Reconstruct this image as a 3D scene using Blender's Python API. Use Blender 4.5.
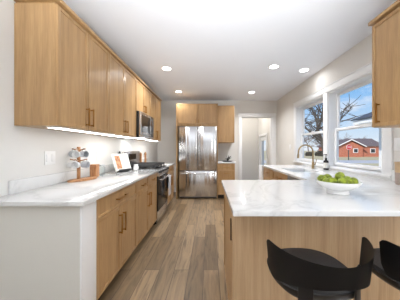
import bpy, bmesh, math, random
from mathutils import Vector, Matrix
random.seed(7)
for o in list(bpy.data.objects): bpy.data.objects.remove(o)
SC = bpy.context.scene
COL = SC.collection
PI = math.pi

# ------------------------------------------------------------------ camera
CZ = 1.26
cam = bpy.data.objects.new('camera', bpy.data.cameras.new('camera')); COL.objects.link(cam)
cam.location = (0, 0, CZ); cam.rotation_euler = (PI/2, 0, 0)
cam.data.sensor_width = 36; cam.data.lens = 18.0
cam.data.shift_x = -0.02375; cam.data.shift_y = -0.0045
cam.data.clip_start = 0.02; cam.data.clip_end = 500
SC.camera = cam

# ------------------------------------------------------------------ node helpers
def nodes(mat):
    mat.use_nodes = True
    nt = mat.node_tree; nt.nodes.clear()
    return nt
def nd(nt, kind, **kw):
    n = nt.nodes.new(kind)
    for k, v in kw.items():
        if k.startswith('i_'):
            key = k[2:]
            key = int(key) if key.isdigit() else key.replace('_', ' ')
            n.inputs[key].default_value = v
        else: setattr(n, k, v)
    return n
def ramp(nt, stops, interp='LINEAR'):
    r = nt.nodes.new('ShaderNodeValToRGB'); r.color_ramp.interpolation = interp
    while len(r.color_ramp.elements) < len(stops): r.color_ramp.elements.new(0.5)
    for e, (p, c) in zip(r.color_ramp.elements, stops):
        e.position = p; e.color = c if len(c) == 4 else (*c, 1)
    return r
def lin(r, g, b):
    f = lambda c: (c/255/12.92) if c/255 <= .04045 else ((c/255+.055)/1.055)**2.4
    return (f(r), f(g), f(b), 1)

# ------------------------------------------------------------------ world (sky with clouds)
W = bpy.data.worlds.new('sky'); SC.world = W
nt = W.node_tree if W.use_nodes else None
W.use_nodes = True; nt = W.node_tree; nt.nodes.clear()
tc = nd(nt, 'ShaderNodeTexCoord')
sep = nd(nt, 'ShaderNodeSeparateXYZ'); nt.links.new(tc.outputs['Generated'], sep.inputs[0])
rg = ramp(nt, [(0.0, lin(225, 235, 245)), (0.06, lin(205, 226, 246)), (0.22, lin(140, 192, 242)), (0.6, lin(70, 135, 220))])
nt.links.new(sep.outputs['Z'], rg.inputs[0])
mp = nd(nt, 'ShaderNodeMapping'); mp.inputs['Scale'].default_value = (1, 1, 2.6); mp.inputs['Location'].default_value = (.35, .1, .3)
nt.links.new(tc.outputs['Generated'], mp.inputs[0])
nz = nd(nt, 'ShaderNodeTexNoise', i_Scale=3.4, i_Detail=7.0, i_Roughness=.58)
nt.links.new(mp.outputs[0], nz.inputs['Vector'])
cr = ramp(nt, [(0.54, (0, 0, 0)), (0.70, (1, 1, 1))]); nt.links.new(nz.outputs[0], cr.inputs[0])
mx = nd(nt, 'ShaderNodeMixRGB'); mx.inputs[2].default_value = lin(250, 250, 252)
nt.links.new(cr.outputs[0], mx.inputs[0]); nt.links.new(rg.outputs[0], mx.inputs[1])
bg = nd(nt, 'ShaderNodeBackground', i_Strength=0.74); nt.links.new(mx.outputs[0], bg.inputs[0])
wo = nd(nt, 'ShaderNodeOutputWorld'); nt.links.new(bg.outputs[0], wo.inputs[0])

# ------------------------------------------------------------------ sun, added fill lamps behind the camera, exposure
def light(name, kind, loc, rot, energy, color=(1, 1, 1), **kw):
    d = bpy.data.lights.new(name, kind); d.energy = energy; d.color = color
    for k, v in kw.items(): setattr(d, k, v)
    o = bpy.data.objects.new(name, d); COL.objects.link(o); o.location = loc; o.rotation_euler = rot
    return o
sun = light('sun', 'SUN', (0, 0, 20), (0, 0, 0), 3.0, (1, .94, .84), angle=.01)
sun.rotation_euler = Vector((.55, .62, -.56)).to_track_quat('-Z', 'Y').to_euler()
# added strip lamps before the closed rear wall, standing in for unseen windows
for x in (-2.3, -1.15, .25, 1.35):
    light('daylight_fill', 'AREA', (x, -3.35, 1.45), (PI/2, 0, 0), 2.5, (.94, .97, 1), shape='RECTANGLE', size=.5, size_y=1.9)
light('daylight_fill', 'AREA', (-2.9, -1.2, 1.5), (PI/2, 0, -PI/2+.3), 26, (.96, .98, 1), shape='RECTANGLE', size=1.8, size_y=1.9)  # added side fill for the right cabinet and window wall, no opening here
light('daylight_fill', 'AREA', (1.9, .0, 1.5), (PI/2, 0, PI/2-.55), 34, (.97, .985, 1), shape='RECTANGLE', size=1.4, size_y=1.6)  # added side fill brightening the left upper cabinet doors, no opening here
# added ceiling fill lamps behind the camera, standing in for a bounced flash
light('ceiling_fill', 'AREA', (.1, -.9, 1.75), (PI+.0, 0, 0), 3, (.93, .97, 1), shape='DISK', size=.9, spread=math.radians(100))
light('ceiling_fill', 'AREA', (.1, -2.4, .95), (math.radians(124), 0, math.radians(2)), 44, (.93, .97, 1), shape='DISK', size=.6, spread=math.radians(52))
SC.view_settings.view_transform = 'Standard'; SC.view_settings.look = 'None'
SC.view_settings.gamma = 1; SC.view_settings.use_curve_mapping = False
SC.view_settings.exposure = 0.5

# ------------------------------------------------------------------ materials
def pbr(name, col, rough=.5, metal=0, spec=.5, bump=None, var=None, coat=0):
    m = bpy.data.materials.new(name); nt = nodes(m)
    b = nd(nt, 'ShaderNodeBsdfPrincipled'); o = nd(nt, 'ShaderNodeOutputMaterial')
    nt.links.new(b.outputs[0], o.inputs[0])
    b.inputs['Base Color'].default_value = col
    b.inputs['Roughness'].default_value = rough; b.inputs['Metallic'].default_value = metal
    b.inputs['Specular IOR Level'].default_value = spec
    b.inputs['Coat Weight'].default_value = coat
    g = nd(nt, 'ShaderNodeNewGeometry')
    if var:                       # (scale, amount)
        n = nd(nt, 'ShaderNodeTexNoise', i_Scale=var[0], i_Detail=4.0); nt.links.new(g.outputs['Position'], n.inputs['Vector'])
        r = ramp(nt, [(.3, tuple(c*(1-var[1]) for c in col[:3])), (.7, tuple(min(1, c*(1+var[1])) for c in col[:3]))])
        nt.links.new(n.outputs[0], r.inputs[0]); nt.links.new(r.outputs[0], b.inputs['Base Color'])
    if bump:                      # (scale, strength)
        n = nd(nt, 'ShaderNodeTexNoise', i_Scale=bump[0], i_Detail=3.0); nt.links.new(g.outputs['Position'], n.inputs['Vector'])
        bp = nd(nt, 'ShaderNodeBump', i_Strength=bump[1], i_Distance=.01)
        nt.links.new(n.outputs[0], bp.inputs['Height']); nt.links.new(bp.outputs[0], b.inputs['Normal'])
    return m
def emit(name, col, s):
    m = bpy.data.materials.new(name); nt = nodes(m)
    e = nd(nt, 'ShaderNodeEmission', i_Strength=s); e.inputs[0].default_value = col
    o = nd(nt, 'ShaderNodeOutputMaterial'); nt.links.new(e.outputs[0], o.inputs[0]); return m
def wood(name, dark, mid, light_, scale=(16, 16, 1.1), rough=.42):
    m = bpy.data.materials.new(name); nt = nodes(m)
    b = nd(nt, 'ShaderNodeBsdfPrincipled', i_Roughness=rough); o = nd(nt, 'ShaderNodeOutputMaterial')
    nt.links.new(b.outputs[0], o.inputs[0])
    g = nd(nt, 'ShaderNodeNewGeometry'); oi = nd(nt, 'ShaderNodeObjectInfo')
    ad = nd(nt, 'ShaderNodeVectorMath', operation='MULTIPLY_ADD'); ad.inputs[1].default_value = (1, 1, 1)
    sc = nd(nt, 'ShaderNodeVectorMath', operation='SCALE'); sc.inputs['Scale'].default_value = 9.0
    cb = nd(nt, 'ShaderNodeCombineXYZ')
    for k in range(3): nt.links.new(oi.outputs['Random'], cb.inputs[k])
    nt.links.new(cb.outputs[0], sc.inputs[0])
    nt.links.new(g.outputs['Position'], ad.inputs[0]); nt.links.new(sc.outputs[0], ad.inputs[2])
    mp = nd(nt, 'ShaderNodeMapping'); mp.inputs['Scale'].default_value = scale; nt.links.new(ad.outputs[0], mp.inputs[0])
    n = nd(nt, 'ShaderNodeTexNoise', i_Scale=1.0, i_Detail=5.0, i_Roughness=.6, i_Distortion=.35); nt.links.new(mp.outputs[0], n.inputs['Vector'])
    mp2 = nd(nt, 'ShaderNodeMapping'); mp2.inputs['Scale'].default_value = tuple(s*7 for s in scale); nt.links.new(ad.outputs[0], mp2.inputs[0])
    n2 = nd(nt, 'ShaderNodeTexNoise', i_Scale=1.0, i_Detail=3.0); nt.links.new(mp2.outputs[0], n2.inputs['Vector'])
    mix = nd(nt, 'ShaderNodeMixRGB', i_Fac=.35); nt.links.new(n.outputs[0], mix.inputs[1]); nt.links.new(n2.outputs[0], mix.inputs[2])
    r = ramp(nt, [(.32, dark), (.5, mid), (.68, light_)]); nt.links.new(mix.outputs[0], r.inputs[0])
    nt.links.new(r.outputs[0], b.inputs['Base Color'])
    bp = nd(nt, 'ShaderNodeBump', i_Strength=.06, i_Distance=.004); nt.links.new(n2.outputs[0], bp.inputs['Height']); nt.links.new(bp.outputs[0], b.inputs['Normal'])
    return m
def plank_floor():
    m = bpy.data.materials.new('plank_floor'); nt = nodes(m)
    b = nd(nt, 'ShaderNodeBsdfPrincipled', i_Roughness=.42); o = nd(nt, 'ShaderNodeOutputMaterial'); nt.links.new(b.outputs[0], o.inputs[0])
    g = nd(nt, 'ShaderNodeNewGeometry')
    mp = nd(nt, 'ShaderNodeMapping'); mp.inputs['Rotation'].default_value = (0, 0, PI/2); mp.inputs['Location'].default_value = (.4, .06, 0)
    nt.links.new(g.outputs['Position'], mp.inputs[0])
    br = nd(nt, 'ShaderNodeTexBrick', offset=.37, offset_frequency=2)
    br.inputs['Scale'].default_value = 1; br.inputs['Brick Width'].default_value = 1.22; br.inputs['Row Height'].default_value = .152
    br.inputs['Mortar Size'].default_value = .0025; br.inputs['Mortar Smooth'].default_value = .1; br.inputs['Bias'].default_value = 0
    br.inputs['Color1'].default_value = (0, 0, 0, 1); br.inputs['Color2'].default_value = (1, 1, 1, 1); br.inputs['Mortar'].default_value = (0, 0, 0, 1)
    nt.links.new(mp.outputs[0], br.inputs['Vector'])
    base = ramp(nt, [(0, lin(108, 88, 64)), (.4, lin(128, 106, 79)), (.75, lin(138, 115, 86)), (1, lin(154, 130, 100))]); nt.links.new(br.outputs['Color'], base.inputs[0])
    # grain that runs along the planks and jumps from plank to plank
    sep = nd(nt, 'ShaderNodeSeparateXYZ'); nt.links.new(g.outputs['Position'], sep.inputs[0])
    cb = nd(nt, 'ShaderNodeCombineXYZ')
    mu = lambda src, f: (lambda q: (nt.links.new(src, q.inputs[0]), q.inputs[1].__setattr__('default_value', f), q.outputs[0])[2])(nd(nt, 'ShaderNodeMath', operation='MULTIPLY'))
    nt.links.new(mu(sep.outputs['X'], 22), cb.inputs[0]); nt.links.new(mu(sep.outputs['Y'], 2.2), cb.inputs[1]); nt.links.new(mu(br.outputs['Color'], 30), cb.inputs[2])
    n = nd(nt, 'ShaderNodeTexNoise', i_Scale=1.0, i_Detail=6.0, i_Roughness=.65, i_Distortion=.8); nt.links.new(cb.outputs[0], n.inputs['Vector'])
    gr = ramp(nt, [(.32, (.42, .41, .41)), (.46, (.86, .86, .86)), (.56, (1.04, 1.03, 1.0)), (.7, (1.3, 1.26, 1.18))]); nt.links.new(n.outputs[0], gr.inputs[0])
    m1 = nd(nt, 'ShaderNodeMixRGB', blend_type='MULTIPLY', i_Fac=.9); nt.links.new(base.outputs[0], m1.inputs[1]); nt.links.new(gr.outputs[0], m1.inputs[2])
    # knots
    mk = nd(nt, 'ShaderNodeMapping'); mk.inputs['Scale'].default_value = (3.1, 1.7, 1); nt.links.new(g.outputs['Position'], mk.inputs[0])
    vo = nd(nt, 'ShaderNodeTexVoronoi', i_Scale=1.0); nt.links.new(mk.outputs[0], vo.inputs['Vector'])
    kr = ramp(nt, [(.045, (.25, .2, .17)), (.12, (1, 1, 1))]); nt.links.new(vo.outputs['Distance'], kr.inputs[0])
    m2 = nd(nt, 'ShaderNodeMixRGB', blend_type='MULTIPLY', i_Fac=.85); nt.links.new(m1.outputs[0], m2.inputs[1]); nt.links.new(kr.outputs[0], m2.inputs[2])
    m3 = nd(nt, 'ShaderNodeMixRGB'); m3.inputs[2].default_value = lin(70, 54, 44)
    nt.links.new(br.outputs['Fac'], m3.inputs[0]); nt.links.new(m2.outputs[0], m3.inputs[1])
    nt.links.new(m3.outputs[0], b.inputs['Base Color'])
    bp = nd(nt, 'ShaderNodeBump', i_Strength=.12, i_Distance=.004); nt.links.new(n.outputs[0], bp.inputs['Height']); nt.links.new(bp.outputs[0], b.inputs['Normal'])
    return m
def quartz():
    m = bpy.data.materials.new('quartz'); nt = nodes(m)
    b = nd(nt, 'ShaderNodeBsdfPrincipled', i_Roughness=.07); o = nd(nt, 'ShaderNodeOutputMaterial'); nt.links.new(b.outputs[0], o.inputs[0])
    b.inputs['Specular IOR Level'].default_value = .5
    g = nd(nt, 'ShaderNodeNewGeometry')
    n0 = nd(nt, 'ShaderNodeTexNoise', i_Scale=1.5, i_Detail=6.0, i_Roughness=.6, i_Distortion=.9); nt.links.new(g.outputs['Position'], n0.inputs['Vector'])
    s = nd(nt, 'ShaderNodeMath', operation='SUBTRACT'); s.inputs[1].default_value = .5; nt.links.new(n0.outputs[0], s.inputs[0])
    a = nd(nt, 'ShaderNodeMath', operation='ABSOLUTE'); nt.links.new(s.outputs[0], a.inputs[0])
    r = ramp(nt, [(0, lin(208, 208, 207)), (.012, lin(217, 217, 216)), (.035, lin(223, 223, 222)), (.2, lin(224, 224, 223))]); nt.links.new(a.outputs[0], r.inputs[0])
    nt.links.new(r.outputs[0], b.inputs['Base Color'])
    return m
def steel(name, col, rough=.22, wave=0):
    m = bpy.data.materials.new(name); nt = nodes(m)
    b = nd(nt, 'ShaderNodeBsdfPrincipled', i_Roughness=rough, i_Metallic=1.0); o = nd(nt, 'ShaderNodeOutputMaterial'); nt.links.new(b.outputs[0], o.inputs[0])
    b.inputs['Base Color'].default_value = col
    if wave:
        b.inputs['Anisotropic'].default_value = .85; b.inputs['Anisotropic Rotation'].default_value = .25
        tg = nd(nt, 'ShaderNodeTangent', direction_type='RADIAL', axis='Z'); nt.links.new(tg.outputs[0], b.inputs['Tangent'])
    g = nd(nt, 'ShaderNodeNewGeometry')
    mp = nd(nt, 'ShaderNodeMapping'); mp.inputs['Scale'].default_value = (1, 1, .03); nt.links.new(g.outputs['Position'], mp.inputs[0])
    n = nd(nt, 'ShaderNodeTexNoise', i_Scale=7.0, i_Detail=2.0); nt.links.new(mp.outputs[0], n.inputs['Vector'])
    if wave:
        bp = nd(nt, 'ShaderNodeBump', i_Strength=wave, i_Distance=.02); nt.links.new(n.outputs[0], bp.inputs['Height']); nt.links.new(bp.outputs[0], b.inputs['Normal'])
    return m
def thin_glass(name, tint=(1, 1, 1, 1), refl=.06):
    m = bpy.data.materials.new(name); nt = nodes(m)
    t = nd(nt, 'ShaderNodeBsdfTransparent'); t.inputs[0].default_value = tint
    gl = nd(nt, 'ShaderNodeBsdfGlossy', i_Roughness=.02)
    lw = nd(nt, 'ShaderNodeLayerWeight', i_Blend=.2)
    ml = nd(nt, 'ShaderNodeMath', operation='MULTIPLY'); ml.inputs[1].default_value = refl; nt.links.new(lw.outputs['Facing'], ml.inputs[0])
    mx = nd(nt, 'ShaderNodeMixShader'); nt.links.new(ml.outputs[0], mx.inputs[0]); nt.links.new(t.outputs[0], mx.inputs[1]); nt.links.new(gl.outputs[0], mx.inputs[2])
    o = nd(nt, 'ShaderNodeOutputMaterial'); nt.links.new(mx.outputs[0], o.inputs[0]); return m
def brick_wall():
    m = bpy.data.materials.new('brick'); nt = nodes(m)
    b = nd(nt, 'ShaderNodeBsdfPrincipled', i_Roughness=.9); o = nd(nt, 'ShaderNodeOutputMaterial'); nt.links.new(b.outputs[0], o.inputs[0])
    g = nd(nt, 'ShaderNodeNewGeometry'); mp = nd(nt, 'ShaderNodeMapping'); mp.inputs['Rotation'].default_value = (PI/2, 0, 0); nt.links.new(g.outputs['Position'], mp.inputs[0])
    br = nd(nt, 'ShaderNodeTexBrick'); br.inputs['Scale'].default_value = 2.2
    br.inputs['Color1'].default_value = lin(168, 92, 70); br.inputs['Color2'].default_value = lin(190, 112, 86); br.inputs['Mortar'].default_value = lin(188, 150, 130)
    nt.links.new(mp.outputs[0], br.inputs['Vector']); nt.links.new(br.outputs[0], b.inputs['Base Color']); return m

M = dict(
    wall=pbr('wall_paint', lin(224, 223, 220), .75, var=(2, .015)),
    wall2=pbr('wall_paint_taupe', lin(224, 221, 216), .75, var=(2, .015)),
    halfwall=pbr('half_wall_paint', lin(216, 214, 207), .7, var=(3, .015)),
    ceil=pbr('ceiling_paint', lin(240, 243, 249), .85, var=(2, .01)),
    white=pbr('white_trim', lin(236, 236, 236), .4),
    floor=plank_floor(), quartz=quartz(),
    wood=wood('maple', lin(156, 121, 81), lin(175, 139, 95), lin(190, 155, 111), rough=.36),
    pen=wood('pale_oak', lin(168, 138, 104), lin(187, 156, 120), lin(201, 172, 137), scale=(26, 26, .8)),
    toe=pbr('toe_dark', lin(46, 38, 32), .7),
    brass=pbr('brass', lin(172, 128, 70), .32, 1),
    bronze=pbr('dark_bronze', lin(58, 40, 28), .4, .8),
    gold=pbr('brushed_gold', lin(160, 138, 102), .28, 1),
    steel=steel('stainless', (.70, .70, .71, 1), .27), fridge=steel('stainless_fridge', (.62, .62, .63, 1), .18, 1.0),
    dsteel=steel('dark_stainless', (.2, .2, .21, 1), .3),
    black=pbr('black_gloss', (.012, .012, .013, 1), .12), iron=pbr('cast_iron', (.02, .02, .021, 1), .55, var=(30, .2)),
    stool=pbr('black_shell', (.009, .009, .010, 1), .36, spec=.5), pad=pbr('black_leather', (.022, .022, .024, 1), .45, bump=(160, .12)),
    chrome=pbr('chrome', (.7, .7, .7, 1), .12, 1),
    gasket=pbr('gap_black', (.015, .015, .015, 1), .6),
    led=emit('led', (1, .97, .92, 1), 9), bar=emit('led_bar', (1, .985, .96, 1), 4.5), bar2=emit('led_bar_strong', (1, .985, .96, 1), 12),
    ceramic=pbr('white_ceramic', lin(238, 238, 238), .22, var=(8, .01)), grey=pbr('grey_ceramic', lin(182, 186, 192), .35, var=(60, .15)),
    acacia=wood('acacia', lin(134, 88, 54), lin(178, 126, 82), lin(206, 158, 112), scale=(30, 30, 6)),
    fruit=pbr('green_skin', lin(124, 138, 30), .5, bump=(70, .7), var=(50, .5)),
    glass=thin_glass('window_glass'), jar=thin_glass('jar_glass', (.93, .95, .95, 1)),
    towel=pbr('towel_cloth', lin(232, 230, 232), .95, bump=(120, .3)),
    paper=pbr('paper', lin(240, 238, 232), .8), ink=pbr('printed_page', lin(196, 140, 104), .7, var=(26, .5)),
    amber=pbr('dark_bottle', (.015, .012, .01, 1), .12), lab=pbr('label_paper', lin(225, 222, 214), .7),
    tan=pbr('tan_glaze', lin(196, 166, 130), .5, var=(14, .12)), plant=pbr('dark_twig', lin(38, 36, 28), .7, var=(40, .3)),
    stone=pbr('stoneware', lin(164, 146, 136), .6, var=(30, .12)),
    sinkm=pbr('sink_enamel', lin(206, 209, 212), .2),
    brickw=brick_wall(), shingle=pbr('shingle', lin(112, 100, 98), .9, var=(3, .2)), dshingle=pbr('grey_shingle', lin(74, 82, 92), .9, var=(8, .2)),
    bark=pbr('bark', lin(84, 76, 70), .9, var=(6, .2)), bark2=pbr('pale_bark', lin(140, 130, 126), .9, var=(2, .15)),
    grass=pbr('winter_grass', lin(196, 182, 140), .95, var=(.6, .12)), street=pbr('asphalt', lin(196, 193, 188), .9, var=(.8, .05)),
    red=pbr('sign_red', lin(196, 40, 46), .5), signw=pbr('sign_white', lin(240, 236, 236), .5), pole=pbr('sign_pole', lin(70, 72, 70), .6),
    hedge=pbr('hedge', lin(58, 54, 44), .95, bump=(4, 1), var=(3, .4)), wpane=pbr('dark_pane', (.04, .045, .05, 1), .1),
)

# ------------------------------------------------------------------ geometry helpers
class MB:
    def __init__(s): s.bm = bmesh.new()
    def box(s, x0, x1, y0, y1, z0, z1, bev=0):
        t = bmesh.new()
        v = [t.verts.new((x, y, z)) for x in (x0, x1) for y in (y0, y1) for z in (z0, z1)]
        for f in ((0, 1, 3, 2), (4, 6, 7, 5), (0, 4, 5, 1), (2, 3, 7, 6), (0, 2, 6, 4), (1, 5, 7, 3)): t.faces.new([v[i] for i in f])
        if bev: bmesh.ops.bevel(t, geom=list(t.edges), offset=bev, segments=2, affect='EDGES', profile=.5)
        s._join(t); return s
    def _join(s, t):
        bmesh.ops.recalc_face_normals(t, faces=list(t.faces))
        mp = {v: s.bm.verts.new(v.co) for v in t.verts}
        for f in t.faces:
            try: s.bm.faces.new([mp[v] for v in f.verts])
            except ValueError: pass
        t.free()
    def prism(s, pts, axis, a, b, bev=0):                 # polygon pts (2-D) swept along axis from a to b
        t = bmesh.new()
        mk = {'x': lambda p, w: (w, p[0], p[1]), 'y': lambda p, w: (p[0], w, p[1]), 'z': lambda p, w: (p[0], p[1], w)}[axis]
        A = [t.verts.new(mk(p, a)) for p in pts]; B = [t.verts.new(mk(p, b)) for p in pts]; n = len(pts)
        t.faces.new(A); t.faces.new(B)
        for i in range(n): t.faces.new((A[i], A[(i+1) % n], B[(i+1) % n], B[i]))
        if bev: bmesh.ops.bevel(t, geom=list(t.edges), offset=bev, segments=2, affect='EDGES')
        s._join(t); return s
    def lathe(s, prof, c=(0, 0, 0), seg=32, sx=1, sy=1, mat=None):
        t = bmesh.new(); R = []
        for r, z in prof:
            R.append([t.verts.new((0, 0, z))] if r < 1e-6 else [t.verts.new((r*sx*math.cos(2*PI*k/seg), r*sy*math.sin(2*PI*k/seg), z)) for k in range(seg)])
        for a, b in zip(R, R[1:]):
            for k in range(seg):
                k2 = (k+1) % seg
                if len(a) == 1 and len(b) == 1: continue
                if len(a) == 1: t.faces.new((a[0], b[k], b[k2]))
                elif len(b) == 1: t.faces.new((a[k], b[0], a[k2]))
                else: t.faces.new((a[k], b[k], b[k2], a[k2]))
        if mat: bmesh.ops.transform(t, matrix=mat, verts=list(t.verts))
        bmesh.ops.translate(t, vec=Vector(c), verts=list(t.verts))
        s._join(t); return s
    def tube(s, pts, r, seg=12, cap=True):                # r: number or list
        pts = [Vector(p) for p in pts]; n = len(pts); rr = r if isinstance(r, (list, tuple)) else [r]*n
        t = bmesh.new(); rings = []; up = None
        for i, p in enumerate(pts):
            d = (pts[min(i+1, n-1)] - pts[max(i-1, 0)]).normalized()
            if up is None:
                up = Vector((0, 0, 1)) if abs(d.z) < .9 else Vector((1, 0, 0))
            u = d.cross(up).normalized(); w = u.cross(d).normalized(); up = w
            rings.append([t.verts.new(p + (u*math.cos(2*PI*k/seg) + w*math.sin(2*PI*k/seg))*rr[i]) for k in range(seg)])
        for a, b in zip(rings, rings[1:]):
            for k in range(seg): t.faces.new((a[k], b[k], b[(k+1) % seg], a[(k+1) % seg]))
        if cap: t.faces.new(rings[0]); t.faces.new(rings[-1])
        s._join(t); return s
    def cyl(s, p0, p1, r0, r1=None, seg=20): return s.tube([p0, p1], [r0, r0 if r1 is None else r1], seg)
    def grid(s, rows, closed=False, thick=None):
        t = bmesh.new(); R = [[t.verts.new(p) for p in row] for row in rows]
        for a, b in zip(R, R[1:]):
            m = len(a)
            for k in range(m if closed else m-1): t.faces.new((a[k], a[(k+1) % m], b[(k+1) % m], b[k]))
        if thick: bmesh.ops.solidify(t, geom=list(t.faces), thickness=thick)
        s._join(t); return s
    def out(s, name, mat, parent=None, loc=(0, 0, 0), angle=40):
        org = ORG[parent.name] if parent else Vector(loc)
        bmesh.ops.translate(s.bm, vec=-org, verts=list(s.bm.verts))
        bmesh.ops.recalc_face_normals(s.bm, faces=list(s.bm.faces))
        me = bpy.data.meshes.new(name); s.bm.to_mesh(me); s.bm.free()
        me.polygons.foreach_set('use_smooth', [True]*len(me.polygons)); me.set_sharp_from_angle(angle=math.radians(angle))
        me.materials.append(mat)
        o = bpy.data.objects.new(name, me); COL.objects.link(o)
        if parent: o.parent = parent
        else: o.location = org
        ORG[o.name] = org
        return o
ORG = {}
def tag(o, label, cat, group=None):
    o['label'] = label; o['category'] = cat
    if group: o['group'] = group
    return o
def thing(name, label, cat, loc, group=None):
    o = bpy.data.objects.new(name, None); COL.objects.link(o); o.location = loc; o.empty_display_size = .1
    ORG[o.name] = Vector(loc); return tag(o, label, cat, group)
def struct(o): o['kind'] = 'structure'; return o
def B(*a, **k): return MB().box(*a, **k)
def sempty(name, loc):
    o = bpy.data.objects.new(name, None); COL.objects.link(o); o.location = loc; ORG[o.name] = Vector(loc); return struct(o)
def copy_tree(o, parent=None):
    c = o.copy(); COL.objects.link(c)
    if parent: c.parent = parent
    for ch in list(o.children): copy_tree(ch, c)
    return c

# ------------------------------------------------------------------ the room
XL, XR, YB, ZC = -1.5, 1.94, 5.75, 2.63
YF = -3.5
WY = ((2.23, 3.26), (3.38, 4.45)); WZ = (.975, 2.17)      # window openings on the right wall
struct(B(-3.2, XR, YF, YB+.1, -.12, 0).out('floor', M['floor']))
struct(B(-3.2, XR+.2, YF-.15, 8.2, ZC, ZC+.15).out('ceiling', M['ceil']))
struct(B(XL-.12, XL, .2, YB+.12, 0, ZC).out('wall_left', M['wall']))
w = MB(); w.box(-3.2, XL-.12, .2, .35, 0, ZC)
struct(w.out('wall_side', M['wall']))
# wall_right with two window openings and the outside door of the back entry
w = MB(); T = .16
DY = (6.78, 7.72); DZ = (-.35, 1.69)
w.box(XR, XR+T, YF, WY[0][0], -.35, ZC)
w.box(XR, XR+T, WY[0][0], WY[1][1], -.35, WZ[0]-.03); w.box(XR, XR+T, WY[0][0], WY[1][1], WZ[1], ZC)
w.box(XR, XR+T, WY[0][1], WY[1][0], WZ[0]-.03, WZ[1])
w.box(XR, XR+T, WY[1][1], DY[0], -.35, ZC); w.box(XR, XR+T, DY[0], DY[1], DZ[1], ZC); w.box(XR, XR+T, DY[1], 8.2, -.35, ZC)
struct(w.out('wall_right', M['wall2']))
# wall_back with the cased opening to the back entry
OX = (.92, 1.78); OZ = 2.157
w = MB(); w.box(XL, OX[0], YB, YB+.12, 0, ZC); w.box(OX[0], OX[1], YB, YB+.12, OZ, ZC); w.box(OX[1], XR, YB, YB+.12, 0, ZC)
struct(w.out('wall_back', M['wall2']))
# room behind the camera
w = MB(); w.box(-3.2, XR, YF-.12, YF, 0, ZC); struct(w.out('wall_front', M['wall']))
struct(B(-3.32, -3.2, YF, .35, 0, ZC).out('wall_dining', M['wall']))
# back entry, a step lower
struct(B(.3, XR, YB+.12, 8.1, -.47, -.35).out('floor_entry', M['floor']))
struct(B(.3, XR, 8.0, 8.12, -.35, ZC).out('wall_entry_back', M['wall2']))
struct(B(.3, .42, YB+.12, 8.0, -.35, ZC).out('wall_entry_left', M['wall2']))
# trims
def casing(name, parts, mat='white'):
    m = MB()
    for p in parts: m.box(*p, bev=.004)
    return struct(m.out(name, M[mat]))
casing('trim_1', [(OX[0]-.09, OX[0]+.0, YB-.022, YB-.001, 0, OZ), (OX[1], OX[1]+.12, YB-.022, YB-.001, 0, OZ), (OX[0]-.09, OX[1]+.12, YB-.024, YB-.001, OZ, OZ+.105),
                  (OX[0], OX[0]+.015, YB, YB+.12, 0, OZ), (OX[1]-.015, OX[1], YB, YB+.12, 0, OZ), (OX[0], OX[1], YB, YB+.12, OZ-.015, OZ)])
casing('trim_2', [(XR-.022, XR-.001, WY[0][0]-.12, WY[0][0], WZ[0]-.02, WZ[1]), (XR-.022, XR-.001, WY[1][1], WY[1][1]+.11, WZ[0]-.02, WZ[1]),
                  (XR-.024, XR-.001, WY[0][0]-.12, WY[1][1]+.11, WZ[1], WZ[1]+.095), (XR-.022, XR-.001, WY[0][1], WY[1][0], WZ[0]-.02, WZ[1]),
                  (XR-.03, XR-.001, WY[0][0]-.12, WY[1][1]+.13, WZ[1]+.095, WZ[1]+.11)])
casing('trim_3', [(XR-.035, XR+.11, WY[0][0]-.12, WY[1][1]+.12, WZ[0]-.03, WZ[0]-.002)])       # window stool
bb = MB(); bb.box(XL+.001, -.83, YB-.014, YB-.001, 0, .13); bb.box(.66, OX[0]-.09, YB-.014, YB-.001, 0, .13)
struct(bb.out('baseboard_back', M['white']))
struct(B(XL+.001, XL+.014, 4.77, YB-.014, 0, .13).out('baseboard_left', M['white']))
# windows: each with frame, two sashes and two panes
for i, (a, b) in enumerate(WY):
    e = sempty('window_%d' % (2-i), (XR+.1, (a+b)/2, WZ[0]))
    f = MB(); x0, x1 = XR+.001, XR+.158
    f.box(x0, x1, a, a+.015, WZ[0], WZ[1]); f.box(x0, x1, b-.015, b, WZ[0], WZ[1]); f.box(x0, x1, a, b, WZ[1]-.02, WZ[1]); f.box(XR+.112, x1, a, b, WZ[0]-.03, WZ[0]+.015)
    f.out('window_frame', M['white'], e)
    zm = 1.555
    for nm, x, z0, z1 in (('lower_sash', XR+.085, WZ[0]+.016, zm+.02), ('upper_sash', XR+.118, zm-.02, WZ[1]-.021)):
        q = MB(); aa, bb_ = a+.016, b-.016; s = .05
        q.box(x, x+.03, aa, aa+s, z0, z1, bev=.003); q.box(x, x+.03, bb_-s, bb_, z0, z1, bev=.003)
        q.box(x, x+.03, aa+s, bb_-s, z0, z0+(s if nm[0] == 'l' else .035), bev=.003); q.box(x, x+.03, aa+s, bb_-s, z1-(.035 if nm[0] == 'l' else s), z1, bev=.003)
        so = q.out(nm, M['white'], e)
        B(x+.012, x+.017, aa+s-.004, bb_-s+.004, z0+.03, z1-.03).out('pane', M['glass'], so)
        if nm[0] == 'l': B(x-.012, x+.01, (a+b)/2-.04, (a+b)/2+.04, z1-.002, z1+.016, bev=.003).out('sash_lock', M['white'], so)
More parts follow.
